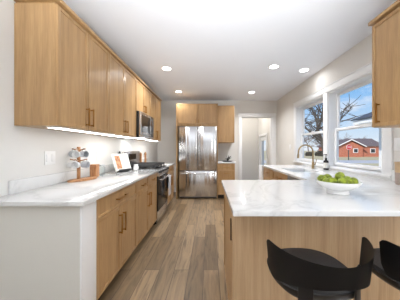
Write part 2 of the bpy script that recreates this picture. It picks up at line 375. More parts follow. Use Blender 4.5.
# outside door of the back entry
e = sempty('door_1', (XR, 7.25, -.35))
f = MB()
for y0, y1, z0, z1 in ((DY[0]-.08, DY[0], DZ[0], DZ[1]), (DY[1], DY[1]+.08, DZ[0], DZ[1]), (DY[0]-.08, DY[1]+.08, DZ[1], DZ[1]+.09)): f.box(XR-.02, XR-.001, y0, y1, z0, z1, bev=.004)
f.out('door_casing', M['white'], e)
f = MB(); p0, p1 = DY[0]+.012, DY[1]-.012
f.box(XR+.02, XR+.06, p0, p0+.15, DZ[0]+.01, DZ[1]-.01); f.box(XR+.02, XR+.06, p1-.15, p1, DZ[0]+.01, DZ[1]-.01)
f.box(XR+.02, XR+.06, p0+.15, p1-.15, DZ[1]-.16, DZ[1]-.01); f.box(XR+.02, XR+.06, p0+.15, p1-.15, DZ[0]+.01, DZ[0]+.28)
dl = f.out('door_leaf', M['white'], e)
B(XR+.035, XR+.042, p0+.148, p1-.148, DZ[0]+.27, DZ[1]-.15).out('pane', M['glass'], dl)
MB().lathe([(0, -.05), (.02, -.05), (.028, -.03), (.02, -.012), (.01, -.008), (.01, 0), (0, 0)], (XR+.02, p0+.07, .62), 16, mat=Matrix.Rotation(PI/2, 4, 'Y')).out('door_knob', M['bronze'], dl)
# half wall at the near end of the left run
struct(B(-2.6, -.862, 1.33, 1.485, 0, .882).out('wall_half', M['halfwall']))
struct(B(-.861, -.846, 1.326, 1.497, 0, .882, bev=.002).out('trim_4', M['white']))

# ------------------------------------------------------------------ cabinets
class Face:                                                # a vertical face: P = o + u*U + n*N + z
    def __init__(s, kind, plane): s.k = kind; s.p = plane
    def box(s, m, u0, u1, n0, n1, z0, z1, bev=0):
        k, p = s.k, s.p
        if k == '+x': m.box(p+n0, p+n1, u0, u1, z0, z1, bev)
        if k == '-x': m.box(p-n1, p-n0, u0, u1, z0, z1, bev)
        if k == '-y': m.box(u0, u1, p-n1, p-n0, z0, z1, bev)
    def front(s, name, parent, u0, u1, z0, z1, mat, rail=.03):
        m = MB(); r = rail
        s.box(m, u0, u1, 0, .013, z0, z1)
        for a in ((u0, u0+r, z0, z1), (u1-r, u1, z0, z1), (u0+r, u1-r, z0, z0+r), (u0+r, u1-r, z1-r, z1)):
            s.box(m, a[0], a[1], .012, .02, a[2], a[3], bev=.002)
        return m.out(name, mat, parent)
    def pull(s, parent, u, z, L, vert=True, mat=None):
        m = MB(); h = L/2; t = .006
        if vert:
            s.box(m, u-t, u+t, .045, .057, z-h, z+h, bev=.003)
            for q in (-h+.012, h-.012): s.box(m, u-t*.8, u+t*.8, .019, .046, z+q-.006, z+q+.006)
        else:
            s.box(m, u-h, u+h, .045, .057, z-t, z+t, bev=.003)
            for q in (-h+.012, h-.012): s.box(m, u+q-.006, u+q+.006, .019, .046, z-t*.8, z+t*.8)
        return m.out('handle', mat or M['brass'], parent)
G = .004
def base_cab(face, back, u0, u1, label, drawers, doors, group, ztop=.882, name='base_cabinet', stack=None, btop=None):
    c = (u0+u1)/2
    d = abs(back-face.p)
    loc = {'+x': (face.p-d/2, c, 0), '-x': (face.p+d/2, c, 0), '-y': (c, face.p+d/2, 0)}[face.k]
    t = thing(name, label, 'cabinet', loc, group)
    m = MB(); face.box(m, u0, u1, -d, -.0005, .1, btop or ztop); m.out('body', M['wood'], t)
    m = MB(); face.box(m, u0, u1, -d, -.07, .002, .1); m.out('toe_kick', M['toe'], t)
    if stack:
        for z0, z1, zp in stack:
            f = face.front('drawer', t, u0+G, u1-G, z0, z1, M['wood'], .026); face.pull(f, c, zp, .16, False)
        return t
    zt = .708
    w = (u1-u0)/drawers
    for k in range(drawers):
        f = face.front('drawer', t, u0+k*w+G, u0+(k+1)*w-G, zt+.004, ztop-.006, M['wood'], .026)
        face.pull(f, u0+(k+.5)*w, (zt+ztop)/2, .21 if drawers == 1 else .15, False)
    w = (u1-u0)/doors
    for k in range(doors):
        f = face.front('door', t, u0+k*w+G, u0+(k+1)*w-G, .105, zt, M['wood'])
        uu = u0+(k+1)*w-.04 if (k % 2 == 0) else u0+k*w+.04
        face.pull(f, uu, .55, .185)
    return t
def wall_cab(face, back, u0, u1, z0, z1, label, doors, group, hz=None, L=.17, hand=None, name='wall_cabinet', inset=.035):
    c = (u0+u1)/2; d = abs(back-face.p)
    loc = {'+x': (face.p-d/2, c, z0), '-x': (face.p+d/2, c, z0), '-y': (c, face.p+d/2, z0)}[face.k]
    t = thing(name, label, 'cabinet', loc, group)
    m = MB(); face.box(m, u0, u1, -d, -.0005, z0, z1); m.out('body', M['wood'], t)
    w = (u1-u0)/doors
    for k in range(doors):
        f = face.front('door', t, u0+k*w+G, u0+(k+1)*w-G, z0+.003, z1-.004, M['wood'])
        uu = u0+(k+1)*w-inset if ((k % 2 == 0) if hand is None else hand) else u0+k*w+inset
        face.pull(f, uu, z0+.12 if hz is None else hz, L)
    return t
# left run
FL = Face('+x', -.87); LB = XL+.003
gb = 'base cabinets along the left wall'
base_cab(FL, LB, 1.50, 2.339, 'wide maple base cabinet next to the half wall, one long drawer over two doors', 1, 2, gb)
base_cab(FL, LB, 2.341, 3.232, 'maple base cabinet left of the range, two small drawers over two doors', 2, 2, gb)
base_cab(FL, LB, 4.0, 4.75, 'narrow looking maple base cabinet beyond the range, mostly hidden by the hanging towel', 1, 2, gb)
FU = Face('+x', -1.185)
gu = 'upper cabinets along the left wall'
UZ = (1.434, 2.372)
wall_cab(FU, LB, 1.533, 2.318, *UZ, 'nearest maple upper cabinet on the left wall, over the light switch and mug stand', 2, gu)
wall_cab(FU, LB, 2.32, 3.188, *UZ, 'maple upper cabinet left of the microwave, above the open cookbook', 2, gu)
wall_cab(FU, LB, 3.19, 3.958, 1.862, UZ[1], 'short maple cabinet directly above the microwave', 2, gu, hz=1.95, L=.12)
wall_cab(FU, LB, 3.96, 4.79, *UZ, 'far maple upper cabinet between microwave and back wall', 2, gu)
cr_ = MB(); cr_.box(LB, -1.19, 1.545, 4.78, 2.374, 2.388); cr_.box(LB, -1.148, 1.515, 4.81, 2.3875, 2.418, bev=.003)
tag(cr_.out('crown_molding', M['wood'], loc=(-1.3, 3, 2.374)), 'slim maple crown strip running along the tops of the left wall cabinets', 'molding')
# worktops of the left run
def worktop(name, label, parts, splash, loc):
    t = thing(name, label, 'countertop', loc)
    m = MB()
    for p in parts: m.box(*p, bev=.003)
    m.out('slab', M['quartz'], t)
    if splash:
        m = MB()
        for p in splash: m.box(*p, bev=.002)
        m.out('backsplash', M['quartz'], t)
    return t
worktop('countertop', 'white veined quartz countertop on the left, running from the half wall to the range',
        [(XL+.002, -.815, 1.29, 3.233, .884, .914)], [(XL+.002, XL+.022, 1.487, 3.233, .9145, 1.016)], (-1.15, 2.2, .884))
worktop('countertop', 'short white quartz countertop beyond the range, below the far upper cabinet',
        [(XL+.002, -.82, 3.992, 4.77, .884, .914)], [(XL+.002, XL+.022, 3.992, 4.77, .9145, 1.016)], (-1.15, 4.4, .884))
# under-cabinet light bars
for y0, y1, lb in ((1.58, 2.28, 'glowing white light bar under the nearest left upper cabinet'), (2.36, 3.1, 'glowing white light bar under the upper cabinet left of the microwave'), (4.0, 4.7, 'glowing white light bar under the far upper cabinet beyond the microwave')):
    t = thing('under_cabinet_light', lb, 'light', (-1.25, (y0+y1)/2, 1.43), 'light bars under the left upper cabinets')
    B(-1.29, -1.205, y0, y1, 1.424, 1.4335, bev=.002).out('housing', M['white'], t)
    B(-1.285, -1.21, y0+.01, y1-.01, 1.4195, 1.4238).out('diffuser', M['bar' if y0 < 2 else 'bar2'], t)

# ------------------------------------------------------------------ range, microwave
RY0, RY1 = 3.2365, 3.9885; rc = (RY0+RY1)/2
t = thing('kitchen_range', 'freestanding stainless gas range with black grates between the left base cabinets', 'stove', (-1.15, rc, 0))
B(XL+.003, -.86, RY0, RY1, .03, .905).out('body', M['black'], t)
B(XL+.003, -.86, RY0+.002, RY1-.002, .906, .922, bev=.003).out('cooktop', M['black'], t)
m = MB(); m.box(XL+.003, -1.39, RY0, RY1, .923, 1.205, bev=.006); bg_ = m.out('backguard', M['steel'], t)
B(-1.389, -1.383, RY0+.22, RY1-.22, 1.06, 1.16).out('display', M['black'], bg_)
for y0, y1 in ((RY0+.02, RY0+.25), (RY0+.262, RY1-.262), (RY1-.25, RY1-.02)):
    g = MB()
    for x in (-1.36, -1.13, -.9): g.box(x-.01, x+.01, y0, y1, .953, .972)
    for y in (y0+.008, (y0+y1)/2, y1-.008): g.box(-1.368, -.892, y-.009, y+.009, .956, .982)
    for x in (-1.36, -.9):
        for y in (y0+.008, y1-.008): g.box(x-.008, x+.008, y-.008, y+.008, .9225, .955)
    g.out('grate', M['iron'], t)
for x in (-1.25, -1.01):
    for y in (RY0+.135, RY1-.135): MB().lathe([(0, 0), (.045, 0), (.045, .008), (.03, .009), (.03, .016), (0, .016)], (x, y, .9225), 20).out('burner', M['iron'], t)
m = MB(); m.prism([(-.859, .80), (-.815, .80), (-.815, .83), (-.845, .90), (-.859, .90)], 'y', RY0+.002, RY1-.002, bev=.003); cp = m.out('control_panel', M['steel'], t)
for k in range(5):
    y = RY0+.1+k*(RY1-RY0-.2)/4
    m = MB(); m.cyl((-.836, y, .862), (-.79, y, .882), .021, .018); m.out('knob', M['black'], cp)
B(-.859, -.832, RY0+.004, RY1-.004, .24, .792, bev=.004).out('oven_door', M['black'], t)
dr = B(-.859, -.835, RY0+.004, RY1-.004, .06, .232, bev=.004).out('storage_drawer', M['steel'], t)
m = MB(); m.cyl((-.775, RY0+.04, .745), (-.775, RY1-.04, .745), .011)
for y in (RY0+.06, RY1-.06): m.cyl((-.833, y, .745), (-.775, y, .745), .008)
m.out('oven_handle', M['steel'], t)
m = MB(); m.box(-1.3, -.9, RY0+.05, RY1-.05, .001, .029); m.out('foot', M['toe'], t)
# towel over the oven handle
rows = []
for k in range(19):
    a = k/18
    if a < .46: x, z = -.757, .37+(.745-.37)*a/.46
    elif a > .54: x, z = -.794, .745-(.745-.5)*(a-.54)/.46
    else: q = (a-.46)/.08*PI; x, z = -.7755+.0185*math.cos(q), .745+.0185*math.sin(q)
    rows.append([(x+.004*math.sin(j*1.3+k*.15)*(a < .44), 3.69+.225*j/10, z) for j in range(11)])
tag(MB().grid(rows, thick=.005).out('dish_towel', M['towel'], loc=(-.775, 3.8, .745)), 'white dish towel hanging over the oven door handle', 'towel')
# microwave
MY0, MY1 = 3.197, 3.952
t = thing('microwave', 'over the range microwave with dark glass door under the short upper cabinet', 'microwave', (-1.3, 3.57, 1.44))
B(XL+.004, -1.13, MY0, MY1, 1.44, 1.858, bev=.003).out('body', M['black'], t)
m = MB(); a, b = MY0+.005, MY1-.17
m.box(-1.129, -1.10, a, a+.045, 1.475, 1.855, bev=.003); m.box(-1.129, -1.10, b-.03, b, 1.475, 1.855, bev=.003)
m.box(-1.129, -1.10, a+.045, b-.03, 1.475, 1.52, bev=.003); m.box(-1.129, -1.10, a+.045, b-.03, 1.81, 1.855, bev=.003)
d = m.out('door', M['steel'], t)
B(-1.128, -1.106, a+.044, b-.029, 1.519, 1.811).out('door_window', M['black'], d)
m = MB(); m.tube([(-1.10, b-.02, 1.53), (-1.065, b-.02, 1.56), (-1.06, b-.02, 1.66), (-1.065, b-.02, 1.77), (-1.10, b-.02, 1.80)], .009); m.out('handle', M['dsteel'], d)
B(-1.129, -1.102, b+.003, MY1-.005, 1.475, 1.855, bev=.003).out('control_panel', M['black'], t)
B(-1.129, -1.105, MY0+.005, MY1-.005, 1.442, 1.472, bev=.002).out('vent_grille', M['steel'], t)

B(-1.34, -1.2, 3.4, 3.75, 1.434, 1.4395).out('cooktop_fill', M['bar2'], t)  # added glow panel that brightens the range and the counter around it

# ------------------------------------------------------------------ fridge wall
FX0, FX1, FY = -.765, .183, 4.95
t = thing('refrigerator', 'stainless french door refrigerator with bottom freezer on the back wall', 'refrigerator', ((FX0+FX1)/2, 5.3, 0))
B(FX0+.01, FX1-.01, FY+.075, 5.70, .02, 1.80).out('body', M['dsteel'], t)
B(FX0+.02, FX1-.02, FY+.08, 5.6, .001, .055).out('kick_plate', M['gasket'], t)
xm = (FX0+FX1)/2
for x0, x1, s in ((FX0, xm-.003, 1), (xm+.003, FX1, -1)):
    d = B(x0, x1, FY, FY+.07, .705, 1.80, bev=.012).out('door', M['fridge'], t)
    hx = x1-.035 if s > 0 else x0+.035
    m = MB(); m.tube([(hx, FY+.002, .80), (hx, FY-.045, .83), (hx, FY-.05, 1.2), (hx, FY-.045, 1.62), (hx, FY+.002, 1.65)], .010); m.out('handle', M['steel'], d)
d = B(FX0, FX1, FY, FY+.07, .06, .69, bev=.012).out('freezer_drawer', M['fridge'], t)
m = MB(); m.tube([(FX0+.05, FY+.002, .64), (FX0+.08, FY-.045, .64), (xm, FY-.05, .64), (FX1-.08, FY-.045, .64), (FX1-.05, FY+.002, .64)], .012); m.out('handle', M['steel'], d)
t = thing('refrigerator_surround', 'tall maple end panels enclosing the refrigerator on both sides', 'cabinet', (xm, 5.35, 0))
B(-.826, -.797, 4.95, 5.745, .002, 2.37, bev=.001).out('side_panel', M['wood'], t)
B(.188, .205, 4.96, 5.745, .002, 2.37, bev=.001).out('side_panel', M['wood'], t)
B(-.796, .187, 4.975, 4.99, 1.812, 1.86).out('filler_strip', M['wood'], t)
FB = Face('-y', 4.985)
wall_cab(FB, 5.745, -.795, .186, 1.862, 2.37, 'wide maple cabinet above the refrigerator', 2, None, hz=1.93, L=.1)
FR = Face('-y', 5.17)
wall_cab(FR, 5.745, .209, .644, 1.405, 2.362, 'single door maple upper cabinet right of the refrigerator', 1, None, hand=True)
FR2 = Face('-y', 4.985)
base_cab(FR2, 5.745, .209, .632, 'narrow maple drawer cabinet right of the refrigerator', 0, 0, None, stack=[(.708, .876, .79), (.41, .704, .635), (.105, .406, .34)])
worktop('countertop', 'small white quartz countertop right of the refrigerator',
        [(.2075, .655, 4.945, 5.746, .884, .914)], None, (.43, 5.3, .884))
t = thing('dried_twig_arrangement', 'dark twiggy arrangement in a low bowl on the small counter right of the refrigerator', 'decoration', (.46, 5.12, .9145))
MB().lathe([(0, 0), (.10, 0), (.135, .02), (.13, .024), (.09, .01), (0, .01)], (.46, 5.12, .9145), 24).out('bowl', M['iron'], t)
m = MB()
for k in range(16):
    a = random.uniform(0, 2*PI); l = random.uniform(.08, .22); p = Vector((.46, 5.12, .925)); pts = [p.copy()]
    v = Vector((math.cos(a)*.6, math.sin(a)*.3, 1.0))
    for j in range(4):
        v += Vector((random.uniform(-.6, .6), random.uniform(-.3, .3), random.uniform(-.3, .2))); p = p + v.normalized()*l/4; pts.append(p.copy())
    m.tube(pts, [.007, .007, .006, .005, .003], 6)
m.out('twigs', M['plant'], t)

# ------------------------------------------------------------------ sink run and peninsula
FS = Face('-x', 1.125); SB = XR-.003
gs = 'base cabinets under the window counter'
base_cab(FS, SB, 3.50, 4.10, 'maple drawer cabinet at the doorway end of the window counter', 0, 0, gs, stack=[(.708, .876, .80), (.41, .704, .64), (.105, .406, .34)])
base_cab(FS, SB, 2.84, 3.498, 'maple sink base cabinet under the window counter, beside the dark dishwasher', 1, 2, gs, btop=.68)
t = thing('dishwasher', 'dark dishwasher front under the window counter behind the peninsula', 'dishwasher', (1.5, 2.52, 0))
B(1.13, SB, 2.215, 2.837, .1, .881).out('body', M['gasket'], t)
d = B(1.105, 1.129, 2.217, 2.835, .105, .878, bev=.003).out('door', M['dsteel'], t)
m = MB(); m.cyl((1.07, 2.26, .80), (1.07, 2.79, .80), .009)
for y in (2.29, 2.76): m.cyl((1.106, y, .80), (1.07, y, .80), .007)
m.out('handle', M['steel'], d)
B(1.2, SB, 2.215, 2.837, .002, .099).out('toe_kick', M['toe'], t)
tag(B(1.02, SB, 4.124, 4.15, .002, .912, bev=.002).out('end_panel', M['white'], loc=(1.5, 4.137, 0)), 'white end panel closing the window counter beside the doorway', 'panel')
# L-shaped worktop with the sink cut-out
SX0, SX1, SY0, SY1 = 1.22, 1.63, 2.88, 3.44
t = thing('countertop', 'L-shaped white quartz countertop of the peninsula and window run', 'countertop', (1.0, 2.0, .884))
def slab_L():
    m = MB(); bm = m.bm
    X = [.13, 1.08, SX0, SX1, SB]; Y = [1.10, 2.18, SY0, SY1, 4.122]
    cells = set()
    for i in range(4):
        for j in range(4):
            if j > 0 and i == 0: continue
            if i == 2 and j == 2: continue
            cells.add((i, j))
    V = {}
    def vv(i, j, z):
        k = (i, j, z)
        if k not in V: V[k] = bm.verts.new((X[i], Y[j], z))
        return V[k]
    a, b = .884, .914
    for i, j in cells:
        bm.faces.new([vv(i, j, b), vv(i+1, j, b), vv(i+1, j+1, b), vv(i, j+1, b)])
        bm.faces.new([vv(i, j, a), vv(i, j+1, a), vv(i+1, j+1, a), vv(i+1, j, a)])
        for di, dj, p, q in ((-1, 0, (i, j), (i, j+1)), (1, 0, (i+1, j), (i+1, j+1)), (0, -1, (i, j), (i+1, j)), (0, 1, (i, j+1), (i+1, j+1))):
            if (i+di, j+dj) not in cells: bm.faces.new([vv(*p, a), vv(*q, a), vv(*q, b), vv(*p, b)])
    bmesh.ops.recalc_face_normals(bm, faces=list(bm.faces))
    ed = [e for e in bm.edges if len(e.link_faces) == 2 and e.calc_face_angle(0) > 1]
    bmesh.ops.bevel(bm, geom=ed, offset=.003, segments=2, affect='EDGES')
    return m
slab_L().out('slab', M['quartz'], t)
m = MB(); m.box(XR-.022, XR-.001, .75, WY[0][0]-.122, .9145, 1.035, bev=.002); m.box(XR-.022, XR-.001, WY[0][0]-.121, 4.122, .9145, WZ[0]-.031, bev=.001)
m.out('backsplash', M['quartz'], t)
# sink
t = thing('kitchen_sink', 'undermount sink basin set in the counter below the window', 'sink', ((SX0+SX1)/2, (SY0+SY1)/2, .7))
m = MB(); e_ = .004
m.box(SX0-.02, SX0+e_, SY0-.02, SY1+.02, .70, .8835); m.box(SX1-e_, SX1+.02, SY0-.02, SY1+.02, .70, .8835)
m.box(SX0+e_, SX1-e_, SY0-.02, SY0+e_, .70, .8835); m.box(SX0+e_, SX1-e_, SY1-e_, SY1+.02, .70, .8835); m.box(SX0-.02, SX1+.02, SY0-.02, SY1+.02, .69, .705)
m.out('basin', M['sinkm'], t)
MB().lathe([(0, 0), (.04, 0), (.045, .004), (.03, .005), (0, .003)], ((SX0+SX1)/2, (SY0+SY1)/2, .705), 20).out('drain', M['steel'], t)
# faucet
fx, fy = 1.765, 3.41
t = thing('faucet', 'brushed gold gooseneck faucet at the sink below the window', 'faucet', (fx, fy, .9145))
MB().lathe([(0, 0), (.03, 0), (.03, .008), (.022, .014), (.020, .11), (.015, .115), (0, .115)], (fx, fy, .9145), 24).out('base', M['gold'], t)
pts = [(fx, fy, 1.02), (fx, fy, 1.19)]
for k in range(1, 13):
    a = k/12*PI; pts.append((fx-.125+.125*math.cos(a), fy, 1.19+.125*math.sin(a)))
pts.append((fx-.252, fy, 1.15)); m = MB(); m.tube(pts, .0125, 14); m.out('spout', M['gold'], t)
m = MB(); m.cyl((fx-.251, fy, 1.155), (fx-.256, fy, 1.09), .0165); m.out('spray_head', M['gold'], t)
m = MB(); m.cyl((fx, fy, .985), (fx+.01, fy-.045, .985), .012); m.cyl((fx+.01, fy-.045, .985), (fx+.035, fy-.05, 1.07), .007, .006); m.out('lever', M['gold'], t)
# soap bottle
bx_, by_ = 1.858, 3.19
t = thing('soap_bottle', 'dark pump soap bottle with pale label beside the faucet', 'bottle', (bx_, by_, .9145))
MB().lathe([(0, 0), (.036, 0), (.038, .004), (.038, .125), (.034, .145), (.016, .158), (.014, .17), (0, .17)], (bx_, by_, .9145), 28).out('body', M['amber'], t)
MB().lathe([(.0383, .03), (.039, .03), (.039, .115), (.0383, .115)], (bx_, by_, .9145), 28).out('label_band', M['lab'], t)
m = MB(); m.cyl((bx_, by_, 1.0845), (bx_, by_, 1.105), .016); m.cyl((bx_, by_, 1.105), (bx_, by_, 1.15), .006); m.box(bx_-.012, bx_+.012, by_-.012, by_+.012, 1.15, 1.165, bev=.003); m.tube([(bx_, by_, 1.158), (bx_-.035, by_, 1.158), (bx_-.045, by_, 1.148)], .005); m.out('pump', M['black'], t)
# peninsula base
t = thing('peninsula_cabinet', 'pale oak paneled peninsula base with plain back behind the black stools', 'cabinet', (1.0, 1.75, 0))
B(.175, SB, 1.37, 2.13, .002, .882).out('body', M['wood'], t)
B(.155, SB, 1.35, 1.3695, .002, .882, bev=.001).out('back_panel', M['pen'], t)['label'] = 'pale straight grained oak back panel'
FP = Face('-x', .1745)
f = FP.front('end_panel', t, 1.372, 2.13, .004, .881, M['wood'], .035)
m = MB(); FP.box(m, 1.405, 1.425, .019, .027, .61, .765, bev=.003); m.out('edge_pull', M['bronze'], f)['label'] = 'slim dark bronze edge pull'
# right upper cabinet
FQ = Face('-x', 1.52)
wall_cab(FQ, SB, .94, 1.852, 1.449, 2.385, 'maple upper cabinet at the right edge above the peninsula, beside the window', 2, None, hz=1.57, L=.175, hand=True, inset=.085)
crm = MB(); crm.box(1.525, SB, .95, 1.845, 2.387, 2.401); crm.box(1.482, SB, .93, 1.872, 2.4005, 2.43, bev=.003)
tag(crm.out('crown_molding', M['wood'], loc=(1.7, 1.4, 2.387)), 'maple crown strip on top of the upper cabinet beside the window', 'molding')

# ------------------------------------------------------------------ switches and outlets
def plate(label, kind, face, u0, u1, z0, z1, gangs, cat):
    t = thing(kind, label, cat, {'+x': (face.p, (u0+u1)/2, (z0+z1)/2), '-x': (face.p, (u0+u1)/2, (z0+z1)/2)}[face.k])
    m = MB(); face.box(m, u0, u1, .0005, .007, z0, z1, bev=.002); m.out('plate', M['white'], t)
    w = (u1-u0)/gangs
    for k in range(gangs):
        c = u0+(k+.5)*w
        m = MB(); face.box(m, c-.018, c+.018, .0065, .011, (z0+z1)/2-.036, (z0+z1)/2+.036, bev=.002); m.out('rocker' if kind == 'light_switch' else 'socket', M['white'], t)
plate('white double light switch on the left wall below the nearest upper cabinet', 'light_switch', Face('+x', XL), 1.815, 1.94, 1.105, 1.232, 2, 'switch')
plate('white wall outlet behind the glass jar on the left wall', 'wall_outlet', Face('+x', XL), 2.66, 2.735, 1.10, 1.22, 1, 'outlet')
plate('small white switch plate on the right wall between doorway and window', 'light_switch', Face('-x', XR), 4.76, 4.84, 1.23, 1.345, 1, 'switch')
plate('white switch plate at the right edge below the upper cabinet', 'light_switch', Face('-x', XR), 1.95, 2.10, 1.235, 1.365, 2, 'switch')

# ------------------------------------------------------------------ ceiling lights
DL = [((-.737, 3.43), 'round ceiling downlight nearest the left upper cabinets'), ((1.08, 3.354), 'round ceiling downlight in the middle of the near pair, right of centre'),
      ((1.655, 3.5), 'round ceiling downlight closest to the window wall'), ((-.745, 4.83), 'round ceiling downlight in front of the refrigerator'), ((1.03, 4.88), 'round ceiling downlight in front of the doorway')]
for (x, y), lb in DL:
    t = thing('ceiling_downlight', lb, 'light', (x, y, ZC-.002), 'recessed ceiling downlights')
    MB().lathe([(.07, -.001), (.072, -.009), (.088, -.006), (.09, -.001)], (x, y, ZC), 28).out('trim_ring', M['white'], t)
    MB().lathe([(0, -.007), (.069, -.007), (.0695, -.002), (0, -.002)], (x, y, ZC), 28).out('lens', M['led'], t)
    light('downlight', 'AREA', (x, y, ZC-.02), (0, 0, 0), 1.8 if x > 1.5 else (4.5 if x < 0 and y > 4 else 12), (.97, .985, 1), shape='DISK', size=.14, spread=math.radians(170 if x > 1.5 else 140))
light('entry_fill', 'POINT', (1.1, 7.0, 2.45), (0, 0, 0), 17, (1, .95, .88), shadow_soft_size=.15)  # added point lamp without a fixture, fills the back entry

# ------------------------------------------------------------------ mug stand and mugs
ox, oy = -1.38, 2.11
t = thing('mug_stand', 'wooden mug tree with white mugs on the left counter', 'mug stand', (ox, oy, .9145))
ax = Vector((.10, .26, 0)).normalized(); ang = math.atan2(ax.y, ax.x)
MB().lathe([(0, 0), (.96, 0), (1, .003), (1, .016), (.96, .02), (0, .02)], (ox+.015, oy+.05, .9145), 36, sx=.165, sy=.065, mat=Matrix.Rotation(ang, 4, 'Z')).out('base', M['acacia'], t)
B(ox-.013, ox+.013, oy-.013, oy+.013, .9345, 1.275, bev=.003).out('post', M['acacia'], t)
pegs = []
for z, dirs in ((1.235, (-.25, PI-.25, PI*1.5+.3)), (1.125, (.05, PI+.05, PI*1.5+.2))):
    for a in dirs:
        d = Vector((math.cos(a), math.sin(a), .22))
        p0 = Vector((ox, oy, z)) + d*.012; p1 = p0 + d*(.075 if a < 4 else .07)
        m = MB(); m.cyl(p0, p1, .006, .0055, 10); m.out('peg', M['acacia'], t); pegs.append((p0, p1, a))
def mug(loc, rot, tilt, label, grey):
    t = thing('mug', label, 'mug', loc, 'mugs hanging on the mug stand')
    o = ORG[t.name]
    MB().lathe([(0, 0), (.034, 0), (.04, .006), (.042, .04), (.043, .078), (.0405, .078), (.039, .04), (.036, .008), (0, .007)], loc, 24).out('body', M['grey'] if grey else M['ceramic'], t)
    c = Vector(loc); pts = [c+Vector((.040, 0, .016))]
    for k in range(7):
        a = -1.3+2.6*k/6; pts.append(c+Vector((.052+.022*math.cos(a), 0, .039+.025*math.sin(a))))
    pts.append(c+Vector((.041, 0, .062))); m = MB(); m.tube(pts, .0055, 8); m.out('handle', M['grey'] if grey else M['ceramic'], t)
    t.rotation_mode = 'QUATERNION'; t.scale = (.8, .8, .8)
    q = Matrix.Rotation(rot, 4, 'Z') @ Matrix.Rotation(-PI/2, 4, 'Y') @ Matrix.Rotation(tilt, 4, 'X')
    t.rotation_quaternion = q.to_quaternion(); return t
mlab = ['white mug on the upper right peg of the wooden mug stand', 'grey lined mug on the upper left peg of the wooden mug stand', 'white mug facing the room at the top of the mug stand',
        'grey lined mug on the lower right peg of the mug stand', 'white mug on the lower left peg of the mug stand', 'white mug in front of the post on the lower tier']
for k, (p0, p1, a) in enumerate(pegs):
    # hung by its handle: the handle straddles the peg, the body hangs below
    hang = p0.lerp(p1, .72)
    # local +X (handle) points up after the rotation; the mug axis lies along the peg's side
    q = a + PI/2
    tt = mug((0, 0, 0), 0, 0, mlab[k], k in (0, 1, 3))
    R = Matrix.Rotation(a, 4, 'Z') @ Matrix(((0, 0, 1, 0), (0, 1, 0, 0), (-1, 0, 0, 0), (0, 0, 0, 1))).inverted()
    # columns: local x -> world up, local z -> along the peg (mouth outwards)
    ux = Vector((0, 0, 1)); uz = Vector((math.cos(a), math.sin(a), 0)); uy = uz.cross(ux)
    R = Matrix((ux, uy, uz)).transposed()
    tt.rotation_quaternion = R.to_quaternion()
    tt.location = hang - R @ (Vector((.066, 0, .039))*.8)
t = thing('wooden_canister', 'small square wooden canister at the back of the mug stand', 'canister', (-1.39, 2.42, .9145))
B(-1.428, -1.352, 2.382, 2.458, .9145, 1.045, bev=.004).out('box', M['acacia'], t)
B(-1.43, -1.35, 2.38, 2.46, 1.0455, 1.065, bev=.004).out('lid', M['acacia'], t)
t = thing('glass_jar', 'clear glass jar with grey lid behind the wooden canister', 'jar', (-1.37, 2.545, .9145))
MB().lathe([(0, 0), (.036, 0), (.04, .005), (.04, .10), (.034, .112), (.034, .118), (.032, .118), (.032, .11), (.037, .098), (.037, .008), (0, .006)], (-1.37, 2.545, .9145), 24).out('body', M['jar'], t)
MB().lathe([(0, .119), (.038, .119), (.038, .134), (0, .136)], (-1.37, 2.545, .9145), 24).out('lid', M['grey'], t)

# ------------------------------------------------------------------ cookbook on stand, creamer, mills
def place(m, R, off):
    bmesh.ops.transform(m.bm, matrix=Matrix.Translation(off) @ R, verts=list(m.bm.verts)); return m
off = Vector((-1.25, 2.93, .9145)); Rz = Matrix.Rotation(math.radians(68), 4, 'Z')
Rt = Rz @ Matrix.Rotation(math.radians(-20), 4, 'X')
t = thing('book_stand', 'thin dark easel holding the open cookbook on the left counter', 'stand', off)
m = MB(); m.box(-.115, .115, -.03, .006, .012, .02); m.box(-.115, .115, -.034, -.03, .012, .034)
for x in (-.1, .1): m.cyl((x, .012, .008), (x, .012, .25), .005, seg=8)
m.cyl((-.1, .012, .2), (.1, .012, .2), .005, seg=8)
place(m, Rt, off).out('rest', M['iron'], t)
m = MB(); m.tube([(0, .085, .19), (0, .15, .003)], .005, 8); m.cyl((-.1, .008, .006), (.1, .008, .006), .005, seg=8)
place(m, Rz, off).out('back_leg', M['iron'], t)
t = thing('cookbook', 'open cookbook with a food photograph on its left page, leaning on the easel', 'book', off)
m = MB(); m.prism([(-.14, -.014), (-.13, -.02), (-.02, -.012), (0, -.004), (.02, -.012), (.13, -.02), (.14, -.014), (.14, .003), (-.14, .003)], 'z', .022, .275); place(m, Rt, off).out('pages', M['paper'], t)
m = MB(); m.box(-.145, .145, .0035, .006, .021, .278); place(m, Rt, off).out('cover', M['lab'], t)
m = MB(); m.grid([[(-.122+.1*k/6, -.0208+.0078*(k/6), z) for k in range(7)] for z in (.05, .10, .15, .2, .245)]); place(m, Rt, off).out('picture', M['ink'], t)
t = thing('creamer', 'small white ceramic creamer on the counter beside the range', 'pitcher', (-1.165, 3.17, .9145))
MB().lathe([(0, 0), (.03, 0), (.042, .02), (.04, .05), (.03, .075), (.034, .09), (.031, .09), (.027, .075), (.036, .05), (.038, .02), (0, .006)], (-1.165, 3.17, .9145), 24).out('body', M['ceramic'], t)
m = MB(); m.tube([(-1.165, 3.205, .985), (-1.165, 3.226, .98), (-1.165, 3.228, .955), (-1.165, 3.209, .94)], .005, 8); m.out('handle', M['ceramic'], t)
def mill(x, y, h, label, mat):
    t = thing('pepper_mill', label, 'pepper mill', (x, y, .9145))
    MB().lathe([(0, 0), (.027, 0), (.029, .01), (.022, h*.3), (.019, h*.5), (.024, h*.68), (0, h*.68)], (x, y, .9145), 20).out('body', mat, t)
    MB().lathe([(0, h*.685), (.022, h*.69), (.026, h*.8), (.02, h*.92), (.01, h*.95), (.009, h), (0, h)], (x, y, .9145), 20).out('head', mat, t)
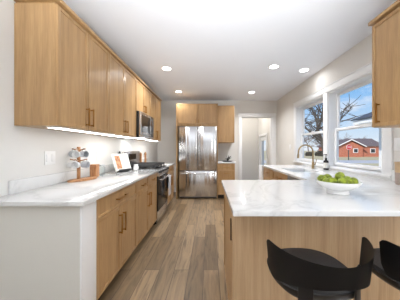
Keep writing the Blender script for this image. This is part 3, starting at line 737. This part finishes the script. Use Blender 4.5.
mill(-1.41, 4.10, .26, 'wooden pepper mill right beside the range backguard', M['acacia'])
mill(-1.39, 4.33, .27, 'wooden pepper mill in the corner beyond the range', M['acacia'])
mill(-1.41, 3.14, .30, 'black pepper mill behind the open cookbook', M['black'])

# ------------------------------------------------------------------ bowl of fruit
bc = Vector((.99, 1.545, .9145))
t = thing('fruit_bowl', 'wide white footed bowl of green fruit on the peninsula', 'bowl', bc)
MB().lathe([(0, .006), (.078, 0), (.084, .002), (.078, .026), (.074, .03), (.11, .042), (.15, .074), (.166, .1), (.1655, .104), (.161, .103), (.145, .08), (.105, .05), (.06, .04), (0, .038)], bc, 48).out('bowl', M['ceramic'], t); t.scale = (.93, .93, .93)
fr = [(-0.0886, 0.0064, 0.0859), (-0.0843, 0.0795, 0.1062), (0.1051, 0.032, 0.1017), (0.0977, -0.0435, 0.0996), (-0.0231, 0.0442, 0.0781), (0.0398, 0.0009, 0.0778), (0.0337, -0.0821, 0.0859), (-0.0335, -0.1111, 0.1064), (0.0454, 0.0762, 0.0859), (-0.0951, -0.0665, 0.1064), (-0.0295, -0.0407, 0.0781), (-0.017, 0.1146, 0.1063), (0.02, 0.0003, 0.1379)]
me0 = None
for k, (x, y, z) in enumerate(fr):
    if me0 is None:
        m = MB(); m.lathe([(0, -.030)] + [(.037*math.sin(a)*(1-.04*math.cos(a)), -.034*math.cos(a)) for a in [PI*j/12 for j in range(1, 12)]] + [(0, .029)], (0, 0, 0), 20)
        for v in m.bm.verts:
            n = v.co.normalized(); f = 1+.025*math.sin(9*n.x+2)*math.sin(8*n.y)*math.cos(9*n.z); v.co *= f
        o = m.out('green_fruit', M['fruit'], loc=(0, 0, 0), angle=180); me0 = o
    else:
        o = me0.copy(); COL.objects.link(o)
    o.location = bc + Vector((x, y, z))*.93; o.scale = (.93, .93, .93); o.rotation_euler = (random.uniform(0, 6), random.uniform(0, 6), random.uniform(0, 6))
    tag(o, 'bright green fruit topmost on the heap in the white bowl' if k == 12 else 'bright green fruit lying low in the white bowl', 'fruit', 'green fruit in the white bowl')
# two-tone vase at the right edge
vx, vy = 1.835, 1.885
t = thing('vase', 'two tone stoneware vase with tan rim at the right edge below the upper cabinet', 'vase', (vx, vy, .9145))
MB().lathe([(0, 0), (.058, 0), (.064, .008), (.066, .10), (.066, .115), (0, .115)], (vx, vy, .9145), 32).out('lower_body', M['stone'], t)['label'] = 'pinkish grey stoneware lower half'
MB().lathe([(.05, .1155), (.066, .1155), (.066, .19), (.07, .213), (.064, .213), (.06, .19), (.05, .12)], (vx, vy, .9145), 32).out('upper_body', M['tan'], t)['label'] = 'tan wooden looking upper half'

# ------------------------------------------------------------------ bar stools (built at the origin, facing +Y)
def make_stool(label, group):
    t = thing('bar_stool', label, 'stool', (0, 0, 0), group)
    # seat shell: shallow dish, padded on top
    def plan(a):                                           # superellipse-like outline of the seat
        c, s = math.cos(a), math.sin(a); p = .82
        return (.198*math.copysign(abs(c)**p, c), .195*math.copysign(abs(s)**p, s))
    N = 48
    def ring(k, z, lip=0): return [(plan(2*PI*i/N)[0]*k, plan(2*PI*i/N)[1]*k + .025, z + lip*max(0, -math.sin(2*PI*i/N))) for i in range(N)]
    m = MB(); m.grid([ring(.05, .585), ring(.5, .588), ring(.85, .60), ring(.97, .625), ring(1, .645, .01), ring(.97, .647, .01)], closed=True); m.out('seat_shell', M['stool'], t)
    m = MB(); m.grid([ring(.94, .63), ring(.965, .648, .01), ring(.93, .664, .01), ring(.7, .668), ring(.3, .66), ring(.03, .658)], closed=True); m.out('seat_cushion', M['pad'], t)
    # wrap-around back band with raised wings
    rows_o = []
    n = 44
    for j in range(n+1):
        a = math.radians(-177 + 172*j/n)                  # from the left tip round the back to the right tip
        q = abs(a + PI/2)/math.radians(86)                # 0 at the back, 1 at the tips
        tip = max(0, (q-.86)/.14)
        z1 = .810 + .034*q**1.6 - .022*tip**3
        z0 = .718 - .065*q**1.5 + .05*tip**2.5
        row = []
        for k in range(7):
            z = z0 + (z1-z0)*k/6; f = (z-.69)/.13
            rr = .222 + .013*f
            row.append((rr*math.cos(a), rr*math.sin(a)*.98 - .01, z))
        rows_o.append(row)
    m = MB(); m.grid(rows_o, thick=.02); bo = m.out('backrest', M['stool'], t)
    for a in (-125, -55):
        r = math.radians(a); m = MB(); m.box(-.03, .03, -.004, .004, .60, .76, bev=.003)
        bmesh.ops.transform(m.bm, matrix=Matrix.Translation((.196*math.cos(r), .185*math.sin(r), 0)) @ Matrix.Rotation(r+PI/2, 4, 'Z'), verts=list(m.bm.verts)); m.out('back_bracket', M['stool'], t)
    m = MB(); m.cyl((0, 0, .02), (0, 0, .40), .028); m.cyl((0, 0, .39), (0, 0, .585), .018); m.out('column', M['chrome'], t)
    MB().lathe([(0, .012), (.0, 0), (.2, 0), (.205, .006), (.19, .014), (.06, .024), (.035, .04), (0, .04)], (0, 0, .001), 40).out('base', M['chrome'], t)
    m = MB(); m.tube([(.14*math.cos(a), .02+.14*math.sin(a), .26) for a in [math.radians(-30+240*k/20) for k in range(21)]], .009, 10)
    m.tube([(.14*math.cos(math.radians(-30)), .02+.14*math.sin(math.radians(-30)), .26), (0, 0, .26)], .009, 8); m.tube([(.14*math.cos(math.radians(210)), .02+.14*math.sin(math.radians(210)), .26), (0, 0, .26)], .009, 8)
    m.out('footrest', M['chrome'], t)
    return t
s1 = make_stool('black bar stool with wraparound back in the foreground, left of the two', 'black bar stools at the peninsula')
s2 = copy_tree(s1); s2['label'] = 'black bar stool cut by the right edge of the picture, the right of the two'
s1.location = (.505, .99, 0); s1.rotation_euler = (0, 0, math.radians(3))
s2.location = (1.035, .99, 0); s2.rotation_euler = (0, 0, math.radians(5))

# ------------------------------------------------------------------ outdoors
GZ = -.75
struct(B(2.15, 160, -20, 160, GZ-.3, GZ).out('ground', M['grass']))
struct(B(6, 160, 26.5, 33.0, GZ, GZ+.02).out('street', M['street']))
struct(B(9, 14, -10, 26.4, GZ, GZ+.02).out('sidewalk', M['street']))
# brick house
hy = 46; t = thing('brick_house', 'red brick house with white gable across the street', 'house', (34, hy+4, GZ))
sx = lambda px: (px-209.5)/200*hy
x0, x1, x2 = sx(338), sx(363), sx(386)
m = MB(); m.box(x0, x1, hy, hy+8, GZ, 1.7); m.prism([(x0, 1.7), (x1, 1.7), ((x0+x1)/2, 3.0)], 'y', hy, hy+8); m.box(x1, x2, hy+1.2, hy+8, GZ, 1.7); m.out('wall', M['brickw'], t)
xc = (x0+x1)/2
m = MB(); m.prism([(x0-.5, 1.55), (xc, 3.15), (x1+.5, 1.55), (x1+.5, 1.75), (xc, 3.4), (x0-.5, 1.75)], 'y', hy-.4, hy+8.4)
m.prism([(hy+.9, 1.65), (hy+4.6, 3.5), (hy+8.4, 1.65), (hy+8.4, 1.85), (hy+4.6, 3.7), (hy+.9, 1.85)], 'x', x1-1, x2+.4); m.out('roof', M['shingle'], t)
m = MB(); m.prism([(x0-.52, 1.5), (xc, 3.12), (x1+.52, 1.5), (x1+.52, 1.72), (xc, 3.36), (x0-.52, 1.72)], 'y', hy-.5, hy-.41); m.out('gable_trim', M['white'], t)
for a, b, z0, z1, y in ((xc+.6, xc+1.7, .2, 1.2, hy), (x1+2.6, x1+3.8, .1, 1.2, hy+1.2)):
    f = MB(); f.box(a, b, y-.08, y-.01, z0, z1); f = f.out('window', M['white'], t); B(a+.12, b-.12, y-.1, y-.085, z0+.12, z1-.12).out('pane', M['wpane'], f)
B(x0-2.0, x0-.12, hy+1.5, hy+5, GZ, .6).out('carport', M['hedge'], t)
# stop sign
px_, sy_ = 22.94, 33.6; sxp = (348.5-209.5)/200*sy_
t = thing('stop_sign', 'red octagonal stop sign on a dark pole at the street', 'sign', (sxp, sy_, GZ))
m = MB(); m.cyl((sxp, sy_, GZ), (sxp, sy_, 1.75), .07, seg=10); m.out('pole', M['pole'], t)
oc = lambda r: [(sxp+r*math.cos(PI/8+k*PI/4), 1.42+r*math.sin(PI/8+k*PI/4)) for k in range(8)]
m = MB(); m.prism(oc(.46), 'y', sy_-.11, sy_-.08); pl = m.out('plate', M['signw'], t)
m = MB(); m.prism(oc(.425), 'y', sy_-.118, sy_-.1105); m.out('face', M['red'], pl)
cu = bpy.data.curves.new('lettering', 'FONT'); cu.body = 'STOP'; cu.size = .36; cu.extrude = .004; cu.align_x = 'CENTER'; cu.align_y = 'CENTER'
tmp = bpy.data.objects.new('lettering_tmp', cu); COL.objects.link(tmp); dg = bpy.context.evaluated_depsgraph_get()
me = bpy.data.meshes.new_from_object(tmp.evaluated_get(dg)); bpy.data.objects.remove(tmp)
me.materials.clear(); me.materials.append(M['signw'])
lo = bpy.data.objects.new('lettering', me); COL.objects.link(lo); lo.parent = pl
lo.location = (0, -.125, 1.42-GZ); lo.rotation_euler = (PI/2, 0, 0)
# porch roof seen through the near window
t = thing('porch_roof', 'grey shingled porch roof corner with pale eave outside the near window', 'roof', (8.5, 7.2, GZ))
pX = 6.06
m = MB(); m.prism([(pX-.06, 2.40), (pX-.06, 2.45), (pX+3.2, 3.75), (pX+6.4, 2.45), (pX+6.4, 2.40), (pX+3.2, 3.69)], 'y', 4.6, 8.5); m.out('shingles', M['dshingle'], t)
m = MB(); m.box(pX, pX+6.34, 4.65, 8.45, 2.24, 2.395); m.out('fascia', M['white'], t)
m = MB(); m.prism([(pX+.05, 2.396), (pX+3.2, 3.66), (pX+6.3, 2.396)], 'y', 8.3, 8.4); m.out('gable_board', M['white'], t)
for x in (pX+1.12, pX+6.1):
    for y in (4.9, 8.35):
        m = MB(); m.box(x-.06, x+.06, y-.06, y+.06, GZ, 2.238); m.out('post', M['white'], t)
# bare trees
def tree(x, y, h, r, depth, label, mat, seed, spread=.9, group='bare winter trees outside the windows', low=.3, seg=6):
    rnd = random.Random(seed); m = MB()
    def grow(p, d, L, r, k):
        pts = [p.copy()]; rr = [r]; n = 4
        for i in range(n):
            d = (d + Vector((rnd.uniform(-.22, .22), rnd.uniform(-.22, .22), rnd.uniform(-.12, .16)))).normalized()
            p = p + d*L/n; pts.append(p.copy()); rr.append(r*(1-.45*(i+1)/n))
            if k > 0 and (i > 0 or k < depth):
                for _ in range(2 if i < n-1 else 3):
                    if rnd.random() < .78:
                        s = Vector((rnd.uniform(-1, 1), rnd.uniform(-1, 1), rnd.uniform(-.35, .6))).normalized()
                        grow(p, (d*.6+s*spread).normalized(), L*rnd.uniform(.5, .75), r*.5, k-1)
        m.tube(pts, rr, seg if k > 1 else 4, cap=False)
    grow(Vector((x, y, GZ)), Vector((0, 0, 1)), h, r, depth)
    return tag(m.out('bare_tree', mat, loc=(x, y, GZ)), label, 'tree', group)
tree(7.45, 12.8, 3.3, .15, 3, 'large dark bare tree whose branches cross the sky in the far window', M['bark'], 11, spread=.8)
for k, px in enumerate((300, 309, 317, 327, 340, 349, 357, 366, 374, 383)):
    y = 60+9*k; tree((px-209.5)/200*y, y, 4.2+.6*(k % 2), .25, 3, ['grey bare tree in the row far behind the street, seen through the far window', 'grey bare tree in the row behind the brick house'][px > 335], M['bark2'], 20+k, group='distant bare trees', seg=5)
for px in (300, 309.5, 319):
    y = 52; x = (px-209.5)/200*y
    m = MB(); m.lathe([(0, 0), (1, 0), (1.1, .5), (.85, 1.0), (0, 1.1)], (x, y, GZ), 14, sx=.95, sy=.9); tag(m.out('hedge_bush', M['hedge'], loc=(x, y, GZ)), 'dark low bush across the street seen through the far window', 'bush', 'dark bushes across the street')
